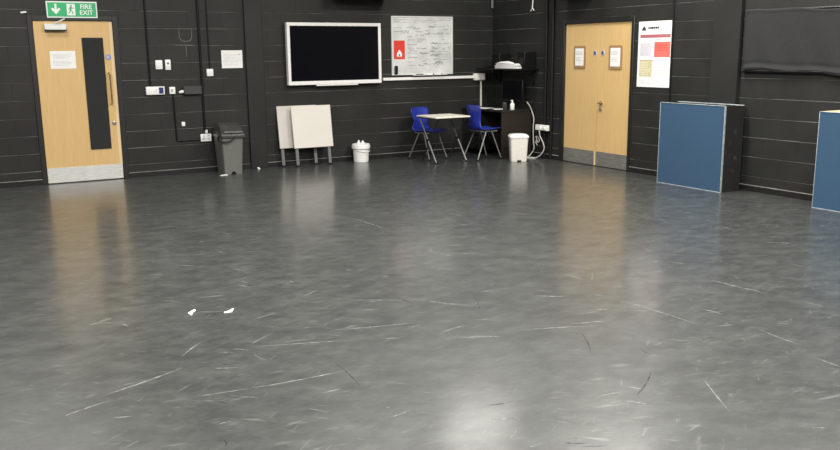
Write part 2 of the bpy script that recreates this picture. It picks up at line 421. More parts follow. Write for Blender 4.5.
def plate(name, label, cat, x0, x1, z0, z1, dep=0.018, m='white', group=None):
    t = on_back(name, label, cat, (x0+x1)/2, z0, group)
    w = (x1-x0)/2
    B(-w, w, -dep, -0.0002, 0, z1-z0, bev=0.004, seg=2).build('plate', M[m], t); return t, w, z1-z0
t, w, hh = plate('light_switch', 'blank square white switch plate, left of the pair on black wall', 'switch', 2.755, 2.847, 1.442, 1.562)
B(-0.03, 0.03, -0.022, -0.018, 0.03, 0.09, bev=0.002).build('rocker', M['white'], t)
t, w, hh = plate('light_switch', 'narrow white switch plate with small dark mark, right of the pair', 'switch', 2.884, 2.957, 1.432, 1.568)
B(-0.012, 0.012, -0.020, -0.018, 0.075, 0.098).build('indicator', M['ink'], t)
B(-0.018, 0.018, -0.022, -0.018, 0.03, 0.06, bev=0.002).build('rocker', M['white'], t)
t, w, hh = plate('call_unit', 'long white wall unit with dark blue end panel', 'control unit', 2.602, 2.846, 1.106, 1.214, 0.045)
B(0.045, 0.105, -0.048, -0.045, 0.012, 0.096, bev=0.002).build('blue_panel', M['navy'], t)
B(0.005, 0.014, -0.047, -0.045, 0.04, 0.07).build('key_slot', M['greyink'], t)
t, w, hh = plate('fused_outlet', 'small square white outlet beside the long white unit', 'socket', 2.915, 2.993, 1.108, 1.203, 0.03)
B(-0.02, 0.006, -0.033, -0.03, 0.03, 0.065, bev=0.002).build('fuse_cover', M['greyink'], t)
t = on_back('junction_box', 'dark grey box with a white plug at its left end', 'box', 3.205, 1.085)
B(-0.105, 0.145, -0.06, -0.0002, 0.01, 0.125, bev=0.006).build('housing', M['devgrey'], t)
MB().tube([(-0.105, -0.03, 0.05), (-0.125, -0.03, 0.05), (-0.165, -0.03, 0.04)], [0.022, 0.022, 0.014], 8).build('plug', M['white'], t)
t, w, hh = plate('wall_sensor', 'tiny white upright sensor low on the black wall', 'sensor', 3.052, 3.098, 0.665, 0.722, 0.025)
t, w, hh = plate('wall_switch', 'single square white plate under the thin conduit', 'switch', 3.442, 3.533, 1.336, 1.434, 0.03)
B(-0.015, 0.015, -0.033, -0.03, 0.03, 0.068, bev=0.002).build('rocker', M['white'], t)
t, w, hh = plate('double_socket', 'white double socket low on wall left of the grey bin', 'socket', 3.302, 3.45, 0.437, 0.540, 0.035)
for sx in (-0.036, 0.036):
    B(sx-0.012, sx+0.012, -0.038, -0.035, 0.07, 0.088, bev=0.002).build('rocker', M['greyink'], t)
    B(sx-0.02, sx+0.02, -0.037, -0.035, 0.025, 0.055).build('pin_holes', M['palink'], t)
B(0.0, 0.03, -0.02, -0.0002, 0.11, 0.16, bev=0.003).build('plug', M['white'], t)

def conduit(label, pts, r=0.0125, m='cond'):
    o = MB().tube([(a, D-r-0.0005, b) for a, _, b in pts], r, 8).build('cable_conduit', M[m]); return tag(o, label, 'conduit')
yc = D-0.0135
conduit('black conduit dropping to the long white unit beside the door', [(2.663, yc, H), (2.667, yc, 1.214)], 0.0125)
conduit('black conduit bent in an L from small outlet to double socket', [(2.962, yc, 1.108), (2.974, yc, 0.478), (2.984, yc, 0.466), (3.302, yc, 0.466)], 0.0105)
conduit('thick black conduit dropping to the double socket', [(3.36, D-0.0165, H), (3.373, D-0.0165, 0.60)], 0.0155)
conduit('thin black conduit dropping to the single square plate', [(3.483, yc, H), (3.492, yc, 1.434)], 0.0085)

# pale outline left on the paint
mk = MB()
def wline(p, w=0.006):
    for (x0, z0), (x1, z1) in zip(p, p[1:]):
        dx, dz = x1-x0, z1-z0; l = math.hypot(dx, dz); nx, nz = -dz/l*w, dx/l*w
        mk.quad([(x0+nx, D-0.0022, z0+nz), (x0-nx, D-0.0022, z0-nz), (x1-nx, D-0.0022, z1-nz), (x1+nx, D-0.0022, z1+nz)])
wline([(3.10, 1.99), (3.10, 1.86), (3.13, 1.815), (3.19, 1.805), (3.25, 1.825), (3.27, 1.87), (3.27, 1.99)])
wline([(3.18, 1.745), (3.185, 1.60)]); wline([(2.86, 1.765), (3.28, 1.76)], 0.004)
mk.build('trim_3', M['ledge'], kind='structure')

# ------------------------------------------------------------------ grey bin
t = thing('waste_bin', 'tall grey bin with dark tilted lid against the wall', 'bin', (3.625, 11.575, 0), 0)
mb = MB().rloft([(0.0, 0, 0, 0.125, 0.165, 0.02), (0.50, 0, 0, 0.15, 0.19, 0.022), (0.53, 0, 0, 0.153, 0.193, 0.022)])
mb.build('body', M['binbody'], t)
mb = MB(); mb.rings([[(0.035*math.cos(PI*k/10), y, 0.038*math.sin(PI*k/10)) for k in range(11)] for y in (-0.172, -0.160)]); mb.build('pedal_recess', M['black'], t)
mb = MB().rloft([(0.505, -0.01, 0, 0.170, 0.212, 0.02), (0.545, -0.01, 0, 0.172, 0.214, 0.02), (0.555, -0.01, 0, 0.168, 0.208, 0.02)])
lid = mb.build('lid_rim', M['binlid'], t, rot=(0, R(2), 0))
mb = MB().rloft([(0.555, -0.01, 0.0, 0.168, 0.208, 0.02), (0.60, -0.012, 0.022, 0.16, 0.18, 0.02), (0.675, -0.018, 0.075, 0.145, 0.115, 0.025), (0.698, -0.02, 0.09, 0.128, 0.085, 0.025)])
lf = mb.build('lid', M['binlid'], t, rot=(0, R(2), 0))
MB().prism([(-0.14, 0.575), (0.125, 0.575), (0.115, 0.597), (-0.13, 0.597)], -0.205, -0.19).build('flap_edge', M['greyleg'], lf)
MB().tube(cat_curve([(-0.17, -0.10, 0.53), (-0.19, -0.17, 0.475), (-0.10, -0.225, 0.455), (0.0, -0.225, 0.49), (0.02, -0.21, 0.515)]), 0.010, 7).build('handle', M['black'], t)
def scrap(label, loc, poly, rz, h=0.012):
    mb = MB(); rr = random.Random(label)
    n = len(poly); top = [mb.bm.verts.new((x, y, 0.002+h*rr.random())) for x, y in poly]; bot = [mb.bm.verts.new((x*.96, y*.96, 0.0)) for x, y in poly]
    cx = sum(x for x, y in poly)/n; cy = sum(y for x, y in poly)/n
    cv = mb.bm.verts.new((cx, cy, h*1.2))
    for i in range(n):
        j = (i+1) % n; mb.bm.faces.new((top[i], top[j], cv)); mb.bm.faces.new((bot[i], bot[j], top[j], top[i]))
    mb.bm.faces.new(bot[::-1])
    return tag(mb.build('paper_scrap', M['paper'], loc=loc, rot=(0, 0, rz)), label, 'scrap')
scrap('torn three-cornered white paper scrap on floor, left of the two', (1.345, 5.27, 0.0), [(-0.023, 0.004), (-0.002, -0.06), (0.009, 0.002), (0.030, 0.060), (0.020, 0.070)], R(-14), 0.005)
scrap('thin hooked white paper strip on floor, right of the two scraps', (1.56, 5.17, 0.0), [(-0.030, -0.025), (0.018, -0.011), (0.034, 0.06), (0.023, 0.062), (0.012, 0.016), (-0.030, 0.0)], R(-16), 0.005)
scrap('flat white paper scrap on floor at the grey bin', (3.47, 11.36, 0.0), [(-0.06, -0.02), (0.05, -0.02), (0.055, 0.03), (-0.05, 0.035)], 0.1, 0.01)
scrap('tiny white scrap on floor at the foot of the wall pier', (4.1, 11.73, 0.0), [(-0.02, -0.015), (0.018, -0.012), (0.02, 0.015), (-0.015, 0.018)], 0.3, 0.022)

# ------------------------------------------------------------------ folding desks leaning on the wall
def leaning(label, x, yb, lean, m):
    t = thing('folding_desk', label, 'folding desk', (x, yb, 0), group='folded desks leaning on the wall', rot=(-lean, 0, R(-1.0)))
    B(-0.308, 0.308, -0.022, 0.0, 0.272, 0.888, bev=0.003).build('table_top', M[m], t)
    fr = B(-0.28, 0.28, 0.0, 0.012, 0.33, 0.36).build('underframe', M['darkleg'], t)
    B(-0.28, 0.28, 0.0, 0.012, 0.80, 0.83).build('underframe_rail', M['darkleg'], fr)
    for sx in (-0.262, 0.248):
        B(sx-0.024, sx+0.024, 0.002, 0.022, 0.012, 0.60, bev=0.004).build('leg', M['greyleg'], t)
        f = B(sx-0.026, sx+0.026, 0.0, 0.024, 0.0, 0.03, bev=0.003).build('foot', M['black'], t.children[-1])
    return t
leaning('folded white-topped desk leaning against the wall, behind the other one', 4.74, D-0.135, R(8.0), 'board2')
leaning('folded white-topped desk leaning in front of its twin', 4.92, D-0.245, R(8.0), 'board')

# white bucket
t = thing('lidded_bucket', 'small round white lidded tub with crumpled tissue on floor', 'tub', (5.70, 11.63, 0))
MB().lathe([(0.108, 0.0), (0.112, 0.004), (0.122, 0.205), (0.124, 0.22)], 28).build('body', M['white'], t)
MB().lathe([(0.128, 0.205), (0.140, 0.208), (0.142, 0.245), (0.134, 0.272), (0.110, 0.280), (0.0001, 0.282)], 28).build('lid', M['white'], t)
MB().tube(cat_curve([(-0.126, 0, 0.2), (-0.08, -0.105, 0.175), (0.03, -0.128, 0.155), (0.10, -0.095, 0.165), (0.128, 0, 0.2)]), 0.004, 6).build('handle', M['cream'], t)
def crumple(name, m, parent, loc, rx, ry, rz, seed):
    r = random.Random(seed); mb = MB(); g = bmesh.ops.create_icosphere(mb.bm, subdivisions=3, radius=1.0)
    ph = [(Vector((r.uniform(-1, 1), r.uniform(-1, 1), r.uniform(-1, 1))).normalized(), r.uniform(2, 6), r.uniform(0, 6)) for _ in range(9)]
    for v in g['verts']:
        d = 1+sum(0.10*abs(math.sin(v.co.dot(a)*f+p)) for a, f, p in ph)-0.4
        v.co = Vector((v.co.x*d*rx, v.co.y*d*ry, max(v.co.z*d*rz, -0.4*rz)))
    return mb.build(name, m, parent, loc=loc)
ts = tag(MB().build('tissue', M['paper'], loc=(5.70, 11.63, 0.281)), 'crumpled white tissue with two peaks on the tub lid', 'tissue')
mb = MB(); rr = random.Random(2)
for cx, hgt in ((-0.035, 0.05), (0.03, 0.042)):
    n = 11; base = [(cx+0.03*(1+.3*rr.random())*math.cos(2*PI*k/n), 0.028*(1+.3*rr.random())*math.sin(2*PI*k/n), 0.0) for k in range(n)]
    mid = [(cx+0.02*(0.7+.6*rr.random())*math.cos(2*PI*k/n), 0.018*(0.7+.6*rr.random())*math.sin(2*PI*k/n), hgt*.5) for k in range(n)]
    top = [(cx+0.006*math.cos(2*PI*k/n)+(0.006 if cx > 0 else 0), 0.006*math.sin(2*PI*k/n), hgt*(0.9+.2*rr.random())) for k in range(n)]
    mb.rings([base, mid, top])
me = bpy.data.meshes.new('tissue'); mb.bm.to_mesh(me); mb.bm.free(); me.materials.append(M['paper']); ts.data = me

# ------------------------------------------------------------------ big screen
t = on_back('wall_screen', 'large black touchscreen with white frame on back wall', 'screen', 5.370, 1.178)
w, hh = 0.759, 0.893
f = MB()
for a in ((-w, w, 0, 0.055), (-w, w, hh-0.048, hh), (-w, -w+0.045, 0.055, hh-0.048), (w-0.045, w, 0.055, hh-0.048)):
    f.box(a[0], a[1], -0.105, -0.03, a[2], a[3], bev=0.004)
f.build('bezel', M['white'], t)
B(-w+0.044, w-0.044, -0.092, -0.035, 0.054, hh-0.047).build('screen_glass', M['screen'], t)
B(-0.40, 0.40, -0.03, -0.0002, 0.2, 0.7).build('wall_mount', M['black'], t)
B(-0.32, 0.36, -0.10, -0.06, -0.02, 0.002, bev=0.004).build('sensor_bar', M['white'], t)

t = on_back('wall_box', 'black wall box above the screen, cut by the top of the picture', 'box', 5.80, 2.42)
B(-0.46, 0.46, -0.42, -0.06, 0.0, 0.42, bev=0.012).build('housing', M['black'], t)
for sx in (-0.3, 0.3): B(sx-0.03, sx+0.03, -0.06, -0.0002, 0.08, 0.34).build('bracket', M['cond'], t)
t = on_right('wall_box', 'black wall box above the double door, cut by the top of the picture', 'box', 9.62, 2.40)
B(-0.33, 0.33, -0.25, -0.05, 0.0, 0.36, bev=0.012).build('housing', M['black'], t)
for sx in (-0.2, 0.2): B(sx-0.03, sx+0.03, -0.05, -0.0002, 0.06, 0.30).build('bracket', M['cond'], t)

# ------------------------------------------------------------------ whiteboard and what is on it
t = on_back('whiteboard', 'wall-hung whiteboard covered with faint grey handwriting', 'whiteboard', 6.912, 1.283)
w, hh = 0.560, 0.902
B(-w+0.012, w-0.012, -0.022, -0.0002, 0.012, hh-0.012).build('writing_surface', M['wbsurf'], t)
f = MB()
for a in ((-w, w, 0, 0.025), (-w, w, hh-0.022, hh), (-w, -w+0.022, 0.025, hh-0.022), (w-0.022, w, 0.025, hh-0.022)): f.box(a[0], a[1], -0.030, -0.0002, a[2], a[3], bev=0.003)
f.build('frame', M['alu'], t)
B(-w+0.03, w-0.03, -0.024, -0.022, hh-0.062, hh-0.052).build('hanging_rail', M['greyink'], t)
r = random.Random(11); mb = MB()
def scribble(x0, z0, ln, amp, w=0.0035):
    pts = []; x = x0; ph = r.random()*6
    while x < x0+ln:
        pts.append((x+0.006*math.sin(ph*1.7), z0+amp*math.sin(ph)*r.uniform(.4, 1))); x += 0.011; ph += r.uniform(.9, 1.6)
    for (a, b), (c, d) in zip(pts, pts[1:]):
        l = math.hypot(c-a, d-b) or 1e-4; nx, nz = -(d-b)/l*w, (c-a)/l*w
        mb.quad([(a+nx, -0.0226, b+nz), (a-nx, -0.0226, b-nz), (c-nx, -0.0226, d-nz), (c+nx, -0.0226, d+nz)])
for row in range(11):
    z = 0.80-row*0.066
    x = -0.52 if row < 3 else -0.27
    while x < 0.48:
        l = r.uniform(0.06, 0.2)
        if r.random() < 0.78: scribble(x, z+r.uniform(-.015, .015)+0.02*(x > 0), min(l, 0.50-x), r.uniform(0.006, 0.017), r.uniform(.002, .004))
        x += l+r.uniform(0.02, 0.06)
scribble(-0.40, 0.665, 0.16, 0.04, 0.004)
for k in range(26): scribble(r.uniform(-.25, .38), r.uniform(.12, .78), r.uniform(.05, .15), r.uniform(.008, .02), r.uniform(.003, .006))
mb.build('handwriting', M['marker'], t, kind='stuff')
# shallow pen ledge belongs to the board
B(-0.20, 0.42, -0.085, -0.030, -0.010, 0.0, bev=0.003).build('pen_ledge', M['alu'], t)
p = thing('red_card', 'red-orange card with a white arch, at the left of the whiteboard', 'card', (6.49, D-0.022, 1.53))
B(-0.098, 0.098, -0.0002, -0.0004, 0, 0.285).build('sheet', M['red'], p)
MB().prism([(-0.045, 0.04), (-0.045, 0.085), (-0.012, 0.135), (0.0, 0.142), (0.014, 0.13), (0.045, 0.085), (0.045, 0.04)], -0.0026, -0.0002).build('white_arch', M['paper'], p)
MB().prism([(0.012*math.cos(2*PI*k/12), 0.062+0.016*math.sin(2*PI*k/12)) for k in range(12)], -0.0034, -0.0026).build('dark_dot', M['ink'], p)
lines(-0.08, 0.08, 0.015, 0.035, 1, -0.0026, seed=3).build('print', M['coral'], p)
p = thing('board_rubber', 'dark blue magnetic rubber standing at the lower left of the whiteboard', 'board rubber', (6.415, D-0.0303, 1.30))
B(-0.022, 0.022, -0.03, -0.0, 0, 0.13, bev=0.005).build('grip', M['navy'], p)
B(-0.020, 0.020, -0.040, -0.030, 0.004, 0.126).build('felt_pad', M['black'], p)
for x, lab, mm, ln in ((6.83, 'dark board pen lying on the pen ledge, leftmost of three', 'ink', 0.10), (7.03, 'white board pen with dark ends in the middle of the pen ledge', 'white', 0.10), (7.19, 'white board pen nearest the right end of the pen ledge', 'white', 0.085)):
    p = thing('board_pen', lab, 'pen', (x, D-0.058, 1.2735+0.0125))
    MB().tube([(-ln*.6, 0, 0), (ln*.35, 0, 0)], 0.012, 8).build('barrel', M[mm], p)
    MB().tube([(ln*.35, 0, 0), (ln*.62, 0, 0)], 0.0122, 8).build('cap', M['ink'], p)

# white trunking, its box and the drop to the desk
t = on_back('cable_trunking', 'long white plastic cable trunking running under the whiteboard', 'trunking', 6.192, 1.206)
B(0.0, 1.735, -0.038, -0.0002, 0, 0.044, bev=0.004).build('trunk', M['white'], t)
B(0.9, 0.915, -0.0395, -0.037, 0, 0.045).build('joint_cover', M['cream'], t)
t = on_back('outlet_box', 'cream wall box at the right end of the white trunking', 'box', 7.955, 1.172)
B(-0.083, 0.13, -0.06, -0.0002, 0, 0.112, bev=0.006).build('housing', M['cream'], t)
B(-0.06, 0.105, -0.063, -0.06, 0.022, 0.09, bev=0.002).build('cover', M['white'], t)
tag(B(-0.014, 0.014, -0.022, -0.0002, 0.742, 1.170, bev=0.003).build('cable_cover', M['cream'], loc=(8.03, D, 0)), 'narrow pale upright cable cover below the cream wall box', 'trunking')

# ------------------------------------------------------------------ blue chairs
def make_chair(label, loc, rz, k=1.0, leg='chrome'):
    """front of the chair faces local -y"""
    t = thing('plastic_chair', label, 'chair', loc, rz, 'blue plastic chairs')
    prof = [(-0.205, 0.425, 0.165), (-0.195, 0.443, 0.185), (-0.15, 0.448, 0.195), (-0.05, 0.438, 0.20), (0.07, 0.430, 0.20), (0.14, 0.437, 0.195), (0.175, 0.470, 0.185),
            (0.19, 0.53, 0.160), (0.198, 0.60, 0.158), (0.21, 0.67, 0.178), (0.225, 0.74, 0.195), (0.235, 0.775, 0.18), (0.240, 0.790, 0.15)]
    c = cat_curve([(a, 0.43*k+(b-0.43)*k, w) for a, b, w in prof], 3)
    def pt(u, v):
        p = c[min(int(round(u*(len(c)-1))), len(c)-1)]; s = 2*v-1
        back = max(0, min(1, (p[1]-0.45)/0.15))
        lift = 0.018*(1-back)*s*s
        return (p[2]*s, p[0]-back*0.045*s*s, p[1]+lift)
    MB().sheet(pt, len(c)-1, 14).build('shell', M['blue'], t, solid=0.009)
    fr = MB()
    for sx in (-1, 1): fr.tube([(sx*0.155, -0.15, 0.415*k), (sx*0.155, 0.14, 0.415*k)], 0.011, 8)
    fr.tube([(-0.155, -0.12, 0.415*k), (0.155, -0.12, 0.415*k)], 0.011, 8); fr.tube([(-0.155, 0.12, 0.415*k), (0.155, 0.12, 0.415*k)], 0.011, 8)
    fr.build('seat_frame', M[leg], t)
    for sx in (-1, 1):
        for y0, y1 in ((-0.05, -0.205), (0.05, 0.235)):
            l = MB().tube([(sx*0.155, y0, 0.418*k), (sx*0.20, y1, 0.012)], 0.0105, 8).build('leg', M[leg], t)
            MB().tube([(sx*0.199, y1*.99, 0.024), (sx*0.201, y1*1.005, 0.0)], 0.014, 8).build('foot', M['black'], l)
    return t
make_chair('blue plastic chair behind the small table, backrest to the wall', (6.74, 11.36, 0), R(16), 1.0, 'greyleg')
make_chair('blue plastic chair between the small table and the dark desk', (7.425, 10.86, 0), R(90), 1.06)

# ------------------------------------------------------------------ small table on crossed legs
t = thing('folding_table', 'small square cream-topped table on crossed metal legs', 'table', (6.775, 10.98, 0))
B(-0.30, 0.30, -0.295, 0.295, 0.672, 0.694, bev=0.004).build('table_top', M['tabletop'], t)
B(-0.27, 0.27, -0.26, 0.26, 0.652, 0.672).build('underframe', M['darkleg'], t)
for sx in (-1, 1):
    l = MB().tube([(sx*0.265, 0.245, 0.652), (sx*0.265, 0.02, 0.355), (sx*0.268, -0.245, 0.0)], 0.0125, 8).build('leg', M['chrome'], t)
    MB().tube([(sx*0.268, -0.236, 0.016), (sx*0.268, -0.247, 0.0)], 0.016, 8).build('foot', M['black'], l)
    l = MB().tube([(sx*0.235, -0.245, 0.652), (sx*0.238, 0.225, 0.0)], 0.0125, 8).build('leg', M['darkleg'], t)
    l['label'] = 'black crossed leg'
    MB().tube([(sx*0.228, 0.0, 0.335), (sx*0.282, 0.0, 0.335)], 0.018, 8).build('pivot', M['black'], t)
MB().tube([(-0.267, -0.19, 0.075), (0.267, -0.19, 0.075)], 0.008, 6).build('stretcher', M['darkleg'], t)

# ------------------------------------------------------------------ dark desk in the corner
t = thing('corner_desk', 'dark brown desk along the right wall in the corner', 'desk', (0, 0, 0))
B(7.645, 8.24, 10.69, 11.80, 0.715, 0.74, bev=0.002).build('desk_top', M['desktop'], t)
B(7.66, 8.235, 10.70, 10.722, 0.0, 0.715).build('end_panel', M['desk'], t)
B(7.66, 8.235, 11.765, 11.787, 0.0, 0.715).build('end_panel', M['desk'], t)
B(8.20, 8.222, 10.722, 11.765, 0.05, 0.715).build('modesty_panel', M['black'], t)
dr = B(7.68, 8.18, 11.35, 11.765, 0.08, 0.715).build('drawer_unit', M['blackmatt'], t)
for k in range(3): B(7.664, 7.68, 11.36, 11.755, 0.10+k*0.205, 0.295+k*0.205, bev=0.002).build('drawer_front', M['blackmatt'], dr)
# on the desk
Z = 0.7402
def sheetpaper(label, loc, w, d, rz, n=1):
    t = thing('paper_sheet', label, 'paper', loc, rz)
    B(-w/2, w/2, -d/2, d/2, 0, 0.004).build('sheets', M['paper'], t)
    return t
sheetpaper('white paper on the dark desk behind the blue chair', (7.80, 11.42, Z), 0.21, 0.30, R(12))
sheetpaper('white paper on the dark desk nearer the bottle', (7.84, 11.06, Z), 0.15, 0.21, R(-20))
t = thing('pump_bottle', 'white pump bottle on the end of the dark desk', 'bottle', (7.93, 10.80, Z))
MB().lathe([(0.033, 0), (0.036, 0.005), (0.036, 0.085), (0.028, 0.103), (0.013, 0.110), (0.013, 0.120)], 20).build('body', M['white'], t)
MB().tube([(0, 0, 0.118), (0, 0, 0.15), (0, 0, 0.153)], [0.015, 0.012, 0.006], 12).build('pump', M['white'], t)
MB().tube([(0, 0, 0.148), (-0.035, -0.01, 0.146), (-0.042, -0.012, 0.138)], 0.005, 8).build('nozzle', M['white'], t)
t = thing('tumbler', 'smoky clear tumbler beside the white pump bottle', 'tumbler', (7.88, 10.93, Z))
MB().lathe([(0.030, 0), (0.032, 0.003), (0.037, 0.115), (0.034, 0.115), (0.029, 0.006), (0.0001, 0.006)], 20).build('glass', M['clear'], t)
t = thing('computer_monitor', 'black computer monitor standing on the dark desk under the shelf', 'monitor', (8.12, 11.02, Z), R(-90))
MB().rloft([(0.0, 0, 0, 0.12, 0.09, 0.03), (0.012, 0, 0, 0.115, 0.085, 0.03)]).build('base', M['black'], t)
B(-0.025, 0.025, 0.0, 0.03, 0.012, 0.20, bev=0.005).build('stand', M['black'], t)
B(-0.26, 0.26, -0.03, 0.012, 0.14, 0.46, bev=0.006).build('casing', M['black'], t)
B(-0.245, 0.245, -0.032, -0.030, 0.158, 0.445).build('screen', M['screen'], t)

# shelf and what stands on it
t = on_right('wall_shelf', 'black wall shelf carrying two speakers above the dark desk', 'shelf', 11.13, 1.345)
B(-0.63, 0.56, -0.36, -0.0002, 0, 0.025, bev=0.002).build('board', M['black'], t)
for sx in (-0.45, 0.45):
    b_ = B(sx-0.012, sx+0.012, -0.02, -0.0002, -0.22, 0.0).build('bracket', M['black'], t)
    MB().tube([(sx, -0.25, -0.004), (sx, -0.012, -0.2)], 0.008, 6).build('strut', M['black'], b_)
def speaker(label, y, w, h, x=XR-0.115):
    t = thing('loudspeaker', label, 'loudspeaker', (x, y, 1.3702), -PI/2, 'black loudspeakers on the wall shelf')
    B(-w/2, w/2, -0.11, 0.11, 0, h, bev=0.006).build('cabinet', M['black'], t)
    B(-w/2+0.012, w/2-0.012, -0.1135, -0.11, 0.012, h-0.012).build('grille', M['cloth'], t)
    mb = MB(); mb.rings([[(rr*math.cos(2*PI*k/20), y_, h*.42+rr*math.sin(2*PI*k/20)) for k in range(20)] for y_, rr in ((-0.113, 0.06), (-0.118, 0.055), (-0.115, 0.03))]); mb.build('driver', M['black'], t)
    return t
speaker('black loudspeaker at the corner end of the wall shelf', 11.41, 0.21, 0.225)
speaker('black loudspeaker at the door end of the wall shelf', 10.73, 0.19, 0.25, XR-0.125)
t = thing('paper_towels', 'pile of white paper towels on the black wall shelf', 'paper towels', (7.965, 10.98, 1.3702), R(-90))
mb = MB(); rr = random.Random(5)
for k in range(7):
    o_ = rr.uniform(-.02, .02); mb.box(-0.28+o_+k*.004, 0.29+o_-k*.006, -0.055, 0.045+rr.uniform(-.01, .01), 0.011*k, 0.011*k+0.0105, bev=0.003)
mb.build('folded_stack', M['paper'], t)
crumple('crumpled_top', M['paper'], t, (-0.06, 0, 0.085), 0.17, 0.05, 0.022, 9)

# white pedal bin
t = thing('pedal_bin', 'white pedal bin on floor in front of the dark desk', 'bin', (7.735, 10.37, 0), R(-28))
MB().rloft([(0.0, 0, 0, 0.118, 0.105, 0.03), (0.02, 0, 0, 0.120, 0.108, 0.03), (0.345, 0, 0, 0.136, 0.125, 0.035), (0.355, 0, 0, 0.136, 0.125, 0.035)]).build('body', M['cream'], t)
MB().rloft([(0.352, 0, 0, 0.146, 0.134, 0.04), (0.378, 0, 0, 0.148, 0.136, 0.04), (0.402, 0, 0, 0.125, 0.112, 0.04), (0.413, 0, 0, 0.07, 0.06, 0.03)]).build('lid', M['white'], t)
B(-0.03, 0.03, -0.135, -0.10, 0.006, 0.022, bev=0.004).build('pedal', M['black'], t)

# ------------------------------------------------------------------ right wall: pipes, socket and cables
for y, lab in ((10.375, 'left one of the two black pipes on the right wall'), (10.225, 'right one of the two black pipes, next to the double door')):
    tag(MB().tube([(XR-0.026, y, 0.0), (XR-0.026, y, H)], 0.024, 12).build('wall_pipe', M['cond']), lab, 'pipe', None)
tag(MB().tube([(XR-0.0135, 7.865, 0.076), (XR-0.0135, 7.865, H)], 0.012, 8).build('cable_conduit', M['cond']), 'black upright conduit at the right edge of the large poster', 'conduit')
tag(MB().tube([(XR-0.03, D-0.03, 2.33), (XR-0.03, D-0.03, H)], 0.022, 10).build('wall_pipe', M['greyleg']), 'grey pipe end coming down the corner of the room', 'pipe')
t = on_right('double_socket', 'white double socket low on the right wall beside the double door', 'socket', 10.37, 0.435)
B(-0.15, 0.15, -0.098, -0.055, 0.0, 0.085, bev=0.005).build('plate', M['white'], t)
B(-0.13, 0.13, -0.055, -0.0002, 0.005, 0.08, bev=0.004).build('back_box', M['cream'], t)
B(-0.035, 0.03, -0.135, -0.098, 0.01, 0.07, bev=0.008).build('plug', M['white'], t)
B(0.055, 0.12, -0.128, -0.098, 0.01, 0.065, bev=0.008).build('plug', M['cream'], t)
xw = XR-0.03
tag(MB().tube(cat_curve([(8.12, 10.68, 0.86), (8.16, 10.66, 0.80), (8.2, 10.655, 0.72), (8.215, 10.62, 0.60), (8.215, 10.63, 0.46), (8.20, 10.60, 0.26), (8.19, 10.57, 0.14), (8.17, 10.60, 0.07), (8.13, 10.60, 0.03), (8.10, 10.62, 0.007)]), 0.0085, 7).build('power_cable', M['cable']), 'pale cable hanging from the dark desk end to the floor', 'cable')
tag(MB().tube(cat_curve([(8.235, 10.58, 0.33), (8.22, 10.545, 0.29), (8.21, 10.50, 0.24), (8.215, 10.47, 0.28), (8.225, 10.53, 0.33), (8.22, 10.56, 0.24), (8.20, 10.50, 0.20)]), 0.0075, 7).build('cable_loop', M['cable']), 'small pale coil of cable hanging at the desk end', 'cable')
tag(MB().tube(cat_curve([(8.128, 10.365, 0.445), (8.13, 10.35, 0.36), (8.15, 10.30, 0.26), (8.16, 10.28, 0.17), (8.14, 10.33, 0.07), (8.10, 10.42, 0.012), (8.03, 10.46, 0.009), (7.98, 10.52, 0.009), (8.06, 10.56, 0.009), (8.14, 10.49, 0.009)]), 0.0085, 7).build('power_cable', M['cable']), 'pale cable looping from the right wall socket down to the floor', 'cable')
t = thing('hanging_cable', 'white cable hanging high on right wall with a forked end', 'cable', (XR-0.03, 10.72, 2.28))
MB().tube(cat_curve([(0, -0.01, 0.5), (0, -0.015, 0.2), (0, 0, 0.06), (0, 0.005, 0.0)]), 0.009, 7).build('lead', M['white'], t)
MB().tube([(0, 0.005, 0.005), (0, 0.045, -0.045)], 0.008, 6).build('prong', M['white'], t)
MB().tube([(0, 0.005, 0.005), (0, -0.035, -0.04)], 0.008, 6).build('prong', M['white'], t)

# ------------------------------------------------------------------ double door
d2 = bpy.data.objects.new('door_2', None); COL.objects.link(d2); d2.location = (XR, 0, 0); d2.rotation_euler = (0, 0, -PI/2); d2['kind'] = 'structure'
f = MB()
for a, b, c, e in ((-10.045, -9.965, 0, 2.085), (-8.595, -8.545, 0, 2.085), (-9.965, -8.595, 2.015, 2.085)): f.box(a, b, -0.014, 0.12, c, e, bev=0.003)
f.build('door_frame', M['frame'], d2)
for k, (a, b) in enumerate(((-9.962, -9.252), (-9.248, -8.598))):
    lf = B(a, b, 0.014, 0.058, 0.01, 2.012, bev=0.002).build('door_leaf', M['wood'], d2)
    if k == 0: B(a+0.004, b-0.03, 0.010, 0.014, 0.012, 0.215, bev=0.001).build('kick_plate', M['dsteel'], lf)
    else: B(a+0.006, b-0.004, 0.010, 0.014, 0.012, 0.215, bev=0.001).build('kick_plate', M['dsteel'], lf)
    sx = -9.325 if k == 0 else -9.165
    mb = MB(); mb.rings([[(sx+0.038*math.cos(2*PI*q_/20), y, 1.598+0.038*math.sin(2*PI*q_/20)) for q_ in range(20)] for y in (0.009, 0.014)]); rd = mb.build('door_roundel', M['palink'], lf)
    mb = MB(); mb.rings([[(sx+0.026*math.cos(2*PI*q_/20), y, 1.598+0.03*math.sin(2*PI*q_/20)) for q_ in range(20)] for y in (0.0075, 0.009)]); mb.build('roundel_centre', M['roundel'], rd)
B(-9.280, -9.250, 0.0095, 0.0135, 0.012, 0.215).build('door_edge', M['lip'], d2)
hd = MB().rings([[(-9.17+0.026*math.cos(2*PI*k/16), y, 0.905+0.026*math.sin(2*PI*k/16)) for k in range(16)] for y in (0.014, 0.004)]).build('lever_handle', M['brass'], d2)
MB().tube(cat_curve([(-9.17, 0.004, 0.905), (-9.17, -0.045, 0.905), (-9.155, -0.052, 0.905), (-9.06, -0.052, 0.902)], 4), 0.010, 8).build('lever', M['brass'], hd)
